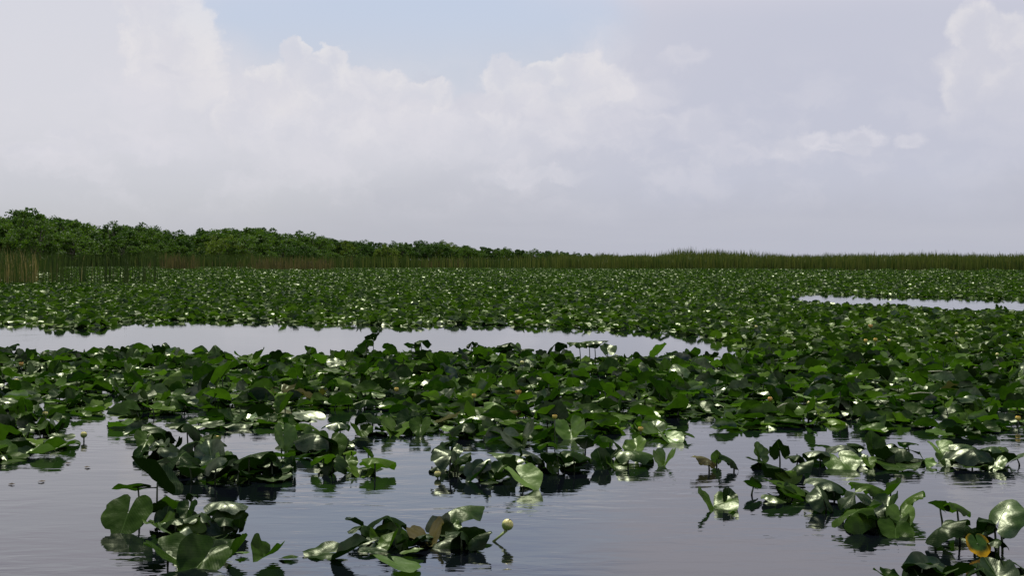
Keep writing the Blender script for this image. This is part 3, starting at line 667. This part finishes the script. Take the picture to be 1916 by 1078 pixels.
def zone_label(px, by):
    col_ = ['at the far left', 'left of centre', 'in the centre', 'right of centre', 'at the far right'][min(4, max(0, int(px // 384)))]
    if by < 705: return 'channel edge of the near mat, glossy overlapping pads, %s' % col_
    if by < 750: return 'near mat\'s dense interior, crowded tilted pads, %s' % col_
    if by < 790: return 'near mat\'s front half, wide shiny pads, %s' % col_
    return 'near mat\'s open water rim, broad drooping pads, %s' % col_
LOOK = {0: 'pond lily plants of the near mat'}
for ci in range(len(cc)):
    idx = np.where(own == ci)[0]
    if len(idx) == 0: continue
    P_ = pts[idx]; cx_, cy_ = P_.mean(0)
    px, by = project(cx_, cy_, 0)
    e = empty('pond_lily_plant', (cx_, cy_, 0))
    tag(e, 'lily of the ' + zone_label(px, by), PLANT_CAT, 'pond lilies with ' + zone_label(px, by))
    for x, y in P_:
        z, hd, pt, rl, k = rand_pose(1.0, x, y)
        lpx, lby = project(x, y, 0)
        if bool(open_water(np.array([lpx]), np.array([lby + 9 + 260 / y]))[0]):
            z *= .35; pt *= .5
            if k in ('taco', 'half'): k = 'cup'
        s = rnd.uniform(.22, .37)
        q = rnd.random()
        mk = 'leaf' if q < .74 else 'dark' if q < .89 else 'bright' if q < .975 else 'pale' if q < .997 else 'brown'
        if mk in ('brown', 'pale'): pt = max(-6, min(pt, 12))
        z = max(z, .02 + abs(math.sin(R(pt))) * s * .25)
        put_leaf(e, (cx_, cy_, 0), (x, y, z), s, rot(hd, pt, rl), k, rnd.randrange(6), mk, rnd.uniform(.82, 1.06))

# ------------------------------------------------------------------ the pad field beyond: nobody could count it
def scatter(name, bands, margin, label):
    allV, allF, allU, off = [], [], [], 0
    for (d0, d1, dens, nr, nt, smin, smax, hm) in bands:
        tem = []
        for k in ('flat', 'cup', 'half', 'dome', 'taco', 'cup', 'flat', 'dome'):
            for i in range(5): tem.append(pad_geo(nr, nt, seed=len(tem) + 9, ph=i * 1.3, notch=.2, **{**KINDS[k][i]}))
        area = 0.42 * (d1 ** 2 - d0 ** 2) * 1.0
        n = int(area * dens)
        y = np.sqrt(rng.uniform(d0 ** 2, d1 ** 2, n)); x = rng.uniform(-1, 1, n) * (0.42 * y)
        px, by = CX + x / y * F, HY + H / y * F
        wob = np.array([mnoise.noise(Vector((a * .25, b * .1, 0))) for a, b in zip(x[::1], y[::1])]) if n < 60000 else np.sin(x * .7) * np.cos(y * .13)
        ok = ~open_water(px, by + wob * 1.2) & ~((px > 1040) & (y > 236)) & ~((px > 560) & (y > 262))
        # thin irregular gaps far out
        gap = np.sin(x * .21 + 2 * np.sin(y * .05)) * np.sin(y * .33 + 1.5 * np.sin(x * .12))
        ok &= ~((gap > .82) & (y > 45))
        x, y = x[ok], y[ok]; n = len(x)
        q = rng.random(n)
        ti = rng.integers(0, len(tem), n)
        z = np.where(q < .4, rng.uniform(.01, .06, n), rng.uniform(.03, .11, n) * hm)
        pt = np.where(q < .35, rng.uniform(-12, 14, n), np.where(q < .96, rng.uniform(-19, 17, n), rng.uniform(28, 58, n)))
        hd = rng.uniform(0, 2 * math.pi, n); rl = np.radians(rng.uniform(-22, 22, n) * np.where(q < .35, .4, 1)); pt = np.radians(pt)
        s = rng.uniform(smin, smax, n)
        z = np.maximum(z, .02 + np.abs(np.sin(pt)) * s * .25)
        ch, sh, cp, sp_, cr_, sr = np.cos(hd), np.sin(hd), np.cos(pt), np.sin(pt), np.cos(rl), np.sin(rl)
        Z0 = np.zeros(n)
        Rz = np.stack([ch, -sh, Z0, sh, ch, Z0, Z0, Z0, Z0 + 1], 1).reshape(n, 3, 3)
        Rx = np.stack([Z0 + 1, Z0, Z0, Z0, cp, -sp_, Z0, sp_, cp], 1).reshape(n, 3, 3)
        Ry = np.stack([cr_, Z0, sr, Z0, Z0 + 1, Z0, -sr, Z0, cr_], 1).reshape(n, 3, 3)
        RM = Rz @ Rx @ Ry * s[:, None, None]
        for k in range(len(tem)):
            m_ = ti == k; c_ = m_.sum()
            if not c_: continue
            V, F3, uv = tem[k]
            W = np.einsum('nij,vj->nvi', RM[m_], V) + np.stack([x[m_], y[m_], z[m_]], 1)[:, None, :]
            Fq = F3[None] + (np.arange(c_) * len(V))[:, None, None] + off
            allV.append(W.reshape(-1, 3)); allF.append(Fq.reshape(-1)); allU.append(np.tile(uv, (c_, 1))); off += c_ * len(V)
    me = np_mesh(name, np.concatenate(allV), np.concatenate(allF), 3, M['field'], np.concatenate(allU))
    o = link(name, me); tag(o, label, 'lily pads', kind='stuff'); return o
M['field'] = leaf_material('green pads of the field', (0.008, 0.026, 0.002), (0.095, 0.155, 0.018), (0.034, 0.060, 0.009), 0.2, rough=0.33, gloss=.045)
scatter('lily_pad_field', [
    (D_SPLIT, 32, 22, 4, 15, .20, .33, 1.0),
    (32, 60, 18, 3, 9, .20, .34, 1.0),
    (60, 110, 12, 2, 7, .21, .36, 1.0),
    (110, 330, 4.5, 1, 7, .26, .42, 1.1)], .1, 'vast carpet of glossy lily pads stretching from the channel to the reeds')

# ------------------------------------------------------------------ flowers
def flower(px, py, by, r, label, mat='sepal', lean=0.0, openness=0.0, group='yellow pond lily flowers and buds'):
    d = depth(by); X, Y = ground(px, by); z = (by - py) / F * d
    bx = X - lean
    e = empty('pond_lily_flower', (bx, Y, 0)); tag(e, label, 'flower', group)
    # globe of five overlapping cupped sepals
    for k in range(5):
        V, Fc = [], []; a0 = k * 2 * math.pi / 5 + rnd.uniform(-.1, .1); nn, mm = 9, 9
        for i in range(nn):
            v = i / (nn - 1); lat = -math.pi / 2 + v * (math.pi * (.90 - .25 * openness))
            for j in range(mm):
                u = (j / (mm - 1) - .5) * 1.75 * (math.sin(math.pi * (0.08 + .84 * v)) ** .6)
                rr = r * (1.0 + .07 * (k % 2) - .05 * abs(u) + openness * .25 * v ** 2)
                V.append((rr * math.cos(lat) * math.cos(a0 + u), rr * math.cos(lat) * math.sin(a0 + u), rr * .95 * math.sin(lat) * (1 + .02 * k)))
        for i in range(nn - 1):
            for j in range(mm - 1): p = i * mm + j; Fc.append((p, p + 1, p + mm + 1, p + mm))
        me = bpy.data.meshes.new('sepal'); me.from_pydata(V, [], Fc)
        for p in me.polygons: p.use_smooth = True
        o = link('sepal', me, M[mat], e); o.location = (lean, 0, z); o.rotation_euler = (0, math.atan2(lean, max(z, .02)) * .6, 0)
    V = []
    # stigma disc inside
    st = tube('stigma_disc', [(0, 0, -r * .4), (0, 0, r * .5), (0, 0, r * .6)], [r * .3, r * .4, r * .38], M['petal_yellow'], e, 10); st.location = (lean, 0, z)
    tube('stalk', [(-lean * .25, 0, -.06), (0, 0, 0), (lean * .55, 0, (z - r) * .6), (lean * .93, 0, z - r * .9)], [r * .26, r * .25, r * .22, r * .28], M['flowerstem'] if lean else M['stem'], e, 8)
    return e
flower(950, 983, 1014, .035, 'large pale bud on a leaning green stalk beside the front centre clump', lean=.085)
flower(157, 814, 826, .030, 'round yellow bud low over open water near the left edge')
flower(819, 888, 896, .026, 'small pointed greenish bud just above the water, under the dark arching clump', openness=.2)
flower(1038, 780, 826, .022, 'yellow flower on a long thin dark stalk at the mat front', 'petal_yellow', openness=.6)
flower(1199, 803, 822, .024, 'yellow flower low among the pads at the right tip of the centre mat', 'petal_yellow', openness=.6)
flower(742, 729, 752, .026, 'yellow bud in the mat, leftmost of the three in the centre row', 'petal_yellow', openness=.3)
flower(887, 741, 762, .026, 'yellow bud in the mat just left of the orange flower', 'petal_yellow', openness=.5)
flower(970, 734, 758, .032, 'open orange flower in the middle of the near mat', 'petal_orange', openness=1.0)
flower(977, 679, 706, .030, 'pale yellow bud high on a stalk near the channel, above the orange flower')
flower(40, 681, 700, .030, 'orange yellow flower near the channel at the far left', 'petal_orange', openness=.8)
flower(31, 713, 730, .030, 'pale bud at the far left below the orange yellow flower')
flower(407, 820, 850, .030, 'ragged green flower head over the torn leafy clump', 'flowerstem', openness=1.0)
flower(85, 775, 796, .026, 'whitish bud between pads left of the inlet', openness=.3)
flower(1441, 747, 768, .026, 'orange bud in the right mat, left of the white one', 'petal_orange', openness=.3)
flower(1514, 755, 774, .024, 'creamy white bud in the right mat beside the orange one')
flower(1629, 610, 632, .042, 'open yellow flower far out above the pair, right side', 'petal_orange', openness=.8)
flower(1620, 638, 655, .036, 'yellow bud far out, left one of a close pair', 'petal_yellow', openness=.3)
flower(1638, 636, 655, .036, 'yellow bud far out, right one of a close pair', 'petal_yellow', openness=.5)
flower(1664, 638, 656, .034, 'white bud far out just right of the close pair')
flower(1790, 625, 648, .034, 'pale yellow bud on a thin stalk far out near the right edge')
flower(1866, 664, 682, .030, 'creamy bud in the pads near the right edge, halfway up the mat')
flower(1905, 783, 800, .026, 'small yellow flower against the right edge above the rim', 'petal_yellow', openness=.5)
flower(1415, 612, 632, .034, 'small pale bud far out above the right end of the channel')

# pale fallen stalks lying over the mat
def stalk(x0, y0, x1, y1, by, label):
    d = depth(by); a = ((x0 - CX) / F * d, d, (by - y0) / F * d); b_ = ((x1 - CX) / F * d, d + .05, (by - y1) / F * d)
    mid_ = [(a[i] + b_[i]) / 2 for i in range(3)]; mid_[2] += .012
    o = tube('dead_stalk', [a, mid_, b_], [.009, .008, .006], M['stalk_pale'], None, 8)
    tag(o, label, 'stalk', 'pale dead stalks lying on the pads')
stalk(1822, 689, 1871, 685, 712, 'pale straight stalk lying on the mat, highest and rightmost of four')
stalk(1736, 696, 1783, 697, 720, 'pale flat stalk lying on the mat, left of and below the highest one')
stalk(1701, 738, 1745, 737, 760, 'pale stalk on the mat below the other two on the right')
stalk(1455, 763, 1478, 756, 782, 'short pale stalk tilted beside the creamy white bud')
# bits of drifting debris
for (px_, by_, l_) in [(22, 908, 'dark scrap of plant matter floating at the far left'), (78, 903, 'dark crumb floating right of the far left scrap'), (127, 869, 'tiny dark fleck floating below the left mat'), (163, 876, 'thin dark sliver floating left of the dark heaped clump')]:
    X, Y = ground(px_, by_); V = []
    for j in range(9):
        an = j * 2 * math.pi / 9; V.append((math.cos(an) * rnd.uniform(.012, .035), math.sin(an) * rnd.uniform(.01, .03), .004 + rnd.uniform(0, .006)))
    V.append((0, 0, .016)); me = bpy.data.meshes.new('floating_debris')
    me.from_pydata(V, [], [(j, (j + 1) % 9, 9) for j in range(9)]); o = link('floating_debris', me, M['bark']); o.location = (X, Y, 0)
    tag(o, l_, 'debris', 'bits of debris on the water')

# ------------------------------------------------------------------ reeds
def reed_bed(name, areas, mat, label, cat='reeds', lean=.10):
    """areas: (x0px, x1px, d0, d1, n, hmin, hmax, width)"""
    VV, FF, off = [], [], 0
    for (a, b_, d0, d1, n, h0, h1, wd) in areas:
        y = rng.uniform(d0, d1, n); x = (np.where(rng.random(n) < .8, rng.uniform(a, b_, n), rng.normal((a + b_) / 2, (b_ - a) * .42, n)) + rng.normal(0, min(12, (b_ - a) * .08), n) - CX) / F * y
        clus = 0.55 + 0.35 * np.sin(x * .4 + np.sin(x * 1.1) * 2 + y) + 0.2 * np.sin(x * 2.3) + rng.normal(0, .17, n)
        h = np.clip(rng.uniform(h0, h1, n) * (.75 + .25 * clus) * (1 + .07 * np.sin(x * .11 + 1.3) * np.sin(x * .31) + .05 * np.sin(x * .83)), .5, 6)
        an = rng.uniform(0, 6.28, n); lx, ly = np.cos(an) * lean * h * rng.random(n), np.sin(an) * lean * h * rng.random(n)
        wa = rng.uniform(-.6, .6, n); wx, wy = np.cos(wa) * wd / 2, np.sin(wa) * wd / 2
        brk = rng.random(n) < .12
        rows = []
        for (f, wf, bf) in ((0, .8, 0), (.45, 1, .18), (.8, .7, .6), (1, .08, 1.25)):
            zz = h * f; zz = np.where(brk & (f == 1), h * .72, zz)
            bx = x + lx * bf * np.where(brk, 2.2, 1); by_ = y + ly * bf
            rows.append(np.stack([bx - wx * wf, by_ - wy * wf, zz - .05], 1)); rows.append(np.stack([bx + wx * wf, by_ + wy * wf, zz - .05], 1))
        V = np.stack(rows, 1)                                   # n,8,3
        q = np.array([[0, 1, 3, 2], [2, 3, 5, 4], [4, 5, 7, 6]])
        FF.append((q[None] + (np.arange(n) * 8)[:, None, None] + off).reshape(-1)); VV.append(V.reshape(-1, 3)); off += n * 8
    me = np_mesh(name, np.concatenate(VV), np.concatenate(FF), 4, mat, None, False)
    o = link(name, me); tag(o, label, cat, kind='stuff'); return o
# long belt on the right
reed_bed('reed_bed', [(1050, 2150, 225, 238, 9000, 2.3, 2.95, .09), (1050, 2150, 236, 262, 9000, 2.5, 3.15, .12), (1240, 1400, 235, 255, 1300, 3.1, 4.0, .10), (1700, 1830, 232, 250, 700, 2.9, 3.5, .10)], M['reed_belt'],
         'long belt of green and straw coloured reeds across the right horizon')
reed_bed('reed_bed', [(560, 1120, 250, 275, 8000, 1.2, 2.5, .10), (440, 760, 270, 285, 3500, 1.3, 2.8, .10)], M['reed_mixed'], 'low reed fringe at the foot of the distant tree line, centre')
reed_bed('reed_bed', [(-300, 320, 290, 315, 7000, 2.4, 4.2, .11), (280, 500, 285, 300, 2600, 1.8, 3.4, .11), (-300, 110, 150, 175, 1500, 2.3, 3.3, .06)], M['reed_green'], 'dark green reeds in front of the trees on the left')
reed_bed('reed_bed', [(480, 610, 205, 222, 520, 1.2, 2.9, .08), (800, 880, 248, 256, 150, 1.4, 2.4, .09)], M['reed_brown'], 'patch of dry brown reeds left of centre, beyond the pads')
reed_bed('reed_bed', [(305, 368, 215, 226, 260, 1.4, 3.1, .08)], M['reed_brown'], 'dark brown reed clump between green reeds, left')
reed_bed('reed_bed', [(-200, 62, 86, 96, 620, 1.3, 3.1, .035)], M['reed_tan'], 'tall brown dried reeds at the left edge', lean=.22)
reed_bed('reed_bed', [(-150, 52, 84, 91, 330, 2.3, 3.4, .035)], M['reed_green'], 'green blades mixed into the brown reeds at the left edge')
for (a, b_, n, h1, l) in [(95, 122, 60, 3.3, 'tight stand of tall rushes, first right of the brown reeds'), (146, 162, 34, 2.6, 'small stand of tall rushes, second right of the brown reeds'), (192, 210, 44, 2.7, 'stand of tall rushes, third right of the brown reeds'),
                          (230, 243, 60, 3.1, 'narrow dark column of rushes rising from the pads'), (264, 276, 22, 2.6, 'sparse rushes just right of the narrow dark column'), (286, 294, 26, 2.5, 'rightmost thin stand of rushes among the pads')]:
    reed_bed('rush_stand', [(a + 3, b_ - 3, 84, 90, n // 3, h1 * .6, h1, .04), (a - 24, b_ + 18, 82, 96, n // 2, h1 * .35, h1 * .8, .032)], M['rush'], l, 'rushes', .05)

# ------------------------------------------------------------------ trees
def tree_variant(seed, W, Ht, nblob, nleaf, leafsize):
    rs = np.random.default_rng(seed); bl = []
    for _ in range(nblob):
        a = rs.uniform(0, 6.28); rr = math.sqrt(rs.random()) * W * .5; f = rs.random()
        top = Ht * (1 - (rr / (W * .56)) ** 2 * .55)
        z = .8 + (top - 1.0) * f ** .55
        bl.append((rr * math.cos(a), rr * math.sin(a), z, rs.uniform(.38, .85) * W / 9))
    bl = np.array(bl)
    i = rs.integers(0, nblob, nleaf)
    d = rs.normal(size=(nleaf, 3)); d /= np.linalg.norm(d, axis=1)[:, None]; d[:, 2] *= .75
    c = bl[i, :3] + d * bl[i, 3:4] * (rs.uniform(.45, 1.12, (nleaf, 1)) ** .7)
    c[:, 2] = np.maximum(c[:, 2], .3)
    u = rs.normal(size=(nleaf, 3)); u /= np.linalg.norm(u, axis=1)[:, None]
    nrm = d + rs.normal(size=(nleaf, 3)) * .6; v = np.cross(nrm, u); v /= np.linalg.norm(v, axis=1)[:, None] + 1e-6
    s = leafsize * rs.uniform(.6, 1.5, (nleaf, 1))
    V = np.stack([c - u * s, c - v * s * .5, c + u * s, c + v * s * .5], 1).reshape(-1, 3)
    F4 = np.arange(nleaf * 4)
    # trunk and limbs
    TV, TF = [], []
    def add(pts, rads):
        V_, F_ = tube_geo(pts, rads, 8); o = len(TV); TV.extend(V_); TF.extend([tuple(q + o for q in f) for f in F_])
    r0 = Ht * .022
    add([(0, 0, -.3), (.1, .05, Ht * .25), (-.1, .1, Ht * .5), (.1, 0, Ht * .78)], [r0 * 1.3, r0, r0 * .7, r0 * .25])
    for q in range(7):
        b = bl[rs.integers(0, nblob)]; z0 = Ht * rs.uniform(.08, .45)
        add([(0, 0, z0), (b[0] * .4, b[1] * .4, z0 + (b[2] - z0) * .55), (b[0] * .95, b[1] * .95, b[2])], [r0 * .55, r0 * .4, r0 * .12])
    return V, F4, TV, TF
TREES = []
for i, (W, Ht, nb, nl, ls) in enumerate([(9, 7, 44, 9000, .17), (10, 6, 46, 9000, .17), (7, 7, 34, 7500, .16), (11, 7.5, 60, 10000, .18), (6, 5, 26, 6000, .16), (9, 6.5, 26, 4200, .17)]):
    V, F4, TV, TF = tree_variant(i + 40, W, Ht, int(nb * 1.9), nl, ls * .9)
    ms = {}
    for mk in ('crown', 'crown_mid', 'crown_yellow'):
        ms[mk] = np_mesh('crown', V, F4, 4, M[mk], None, False)
    tm = bpy.data.meshes.new('trunk'); tm.from_pydata(TV, [], TF); tm.materials.append(M['bark'])
    TREES.append((Ht, ms, tm))
PROF = [(-260, 412), (-60, 405), (0, 406), (20, 402), (45, 396), (80, 398), (110, 404), (135, 414), (150, 432), (175, 432), (200, 424), (225, 419), (255, 421), (285, 426), (310, 432), (335, 434), (370, 430), (400, 428), (430, 425), (460, 425), (500, 429), (530, 432), (560, 437), (600, 443), (640, 448),
        (690, 450), (740, 456), (780, 452), (830, 452), (880, 459), (930, 464), (980, 467), (1040, 470), (1080, 473.5), (1140, 476), (1300, 482)]
def prof(x): return float(np.interp(x, [p[0] for p in PROF], [p[1] for p in PROF]))
def dist(x): return float(np.interp(x, [-260, 0, 300, 600, 900, 1100, 1300], [320, 320, 330, 370, 440, 560, 680]))
def tree(px, d, toppy, vi, mk, label, group, sq=1.0):
    Ht, ms, tm = TREES[vi]
    x = (px - CX) / F * d; h = H + (HY - toppy) / F * d
    s = h / (Ht * .93)
    e = empty('tree', (x, d, 0)); e.rotation_euler = (0, 0, rnd.uniform(0, 6.28)); e.scale = (s * sq, s * sq, s)
    tag(e, label, 'tree', group)
    link('trunk', tm, None, e); link('crown', ms[mk], None, e)
    return e
x = -240.0; row = 0
def tlabel(x, mk, back):
    c_ = {'crown': 'dark green', 'crown_mid': 'mid green', 'crown_yellow': 'yellowish green'}[mk]
    z_ = ('in the tall left stand' if x < 150 else 'in the dip right of the tall left stand' if x < 320 else 'in the long even ridge left of centre' if x < 560 else 'where the ridge slopes down toward centre' if x < 760 else 'in the low swell at centre' if x < 900 else 'in the thin far end of the tree line')
    return '%s bushy tree %s%s' % (c_, z_, ', second row' if back else '')
while x < 1280:
    d = dist(x) * rnd.uniform(.97, 1.06)
    mk = rnd.choice(['crown', 'crown', 'crown_mid', 'crown_mid', 'crown', 'crown_mid', 'crown_yellow'])
    l = tlabel(x, mk, False); tree(x, d, prof(x) + rnd.uniform(-2, 6) * (320 / d) ** .5, rnd.randrange(6), mk, l, l.replace('tree', 'trees'), rnd.uniform(.85, 1.2))
    d2 = d * 1.09; xb = x + rnd.uniform(-10, 10); mk = rnd.choice(['crown', 'crown', 'crown_mid'])
    l = tlabel(xb, mk, True); tree(xb, d2, prof(xb) + rnd.uniform(-2, 4) * (320 / d) ** .5, rnd.randrange(6), mk, l, l.replace('tree', 'trees'), rnd.uniform(.9, 1.2))
    if x < 700:
        d3 = d * .93; xb = x + rnd.uniform(8, 24); mk = rnd.choice(['crown', 'crown_mid', 'crown', 'crown_mid', 'crown_yellow'])
        l = 'low front row ' + tlabel(xb, mk, False).replace('bushy tree', 'shrub')
        tree(xb, d3, prof(xb) + rnd.uniform(18, 34) * (320 / d) ** .8, rnd.randrange(6), mk, l, l.replace('shrub', 'shrubs', 1), rnd.uniform(1.0, 1.4))
    x += rnd.uniform(24, 38) * (320 / dist(x)) ** .75
tree(970, 430, 464.5, 4, 'crown', 'small lone crown poking above the thin far end of the tree line', None, .8)
tree(44, 312, 393, 2, 'crown_mid', 'tallest tree, with a ragged peaked top, far left', None, .9)

# ------------------------------------------------------------------ ground, water
def sheet(name, V, Fc, mat):
    me = bpy.data.meshes.new(name); me.from_pydata(V, [], Fc); o = link(name, me, mat); tag(o, kind='structure'); return o
sheet('water', [(-9000, -60, 0), (9000, -60, 0), (9000, 9000, 0), (-9000, 9000, 0)], [(0, 1, 2, 3)], M['water'])
sx = [-9000, -130, -100, -70, -45, -10, 15, 60, 9000]; sy = [300, 300, 300, 298, 280, 262, 262, 245, 245]
V = [(a, b_, -.08) for a, b_ in zip(sx, sy)] + [(a, b_ + 14, .25) for a, b_ in zip(sx, sy)] + [(a * (1 if abs(a) > 8000 else 20), 9000, .35) for a in sx]
n = len(sx)
sheet('marsh_ground', V, [(i, i + 1, n + i + 1, n + i) for i in range(n - 1)] + [(n + i, n + i + 1, 2 * n + i + 1, 2 * n + i) for i in range(n - 1)], M['ground'])
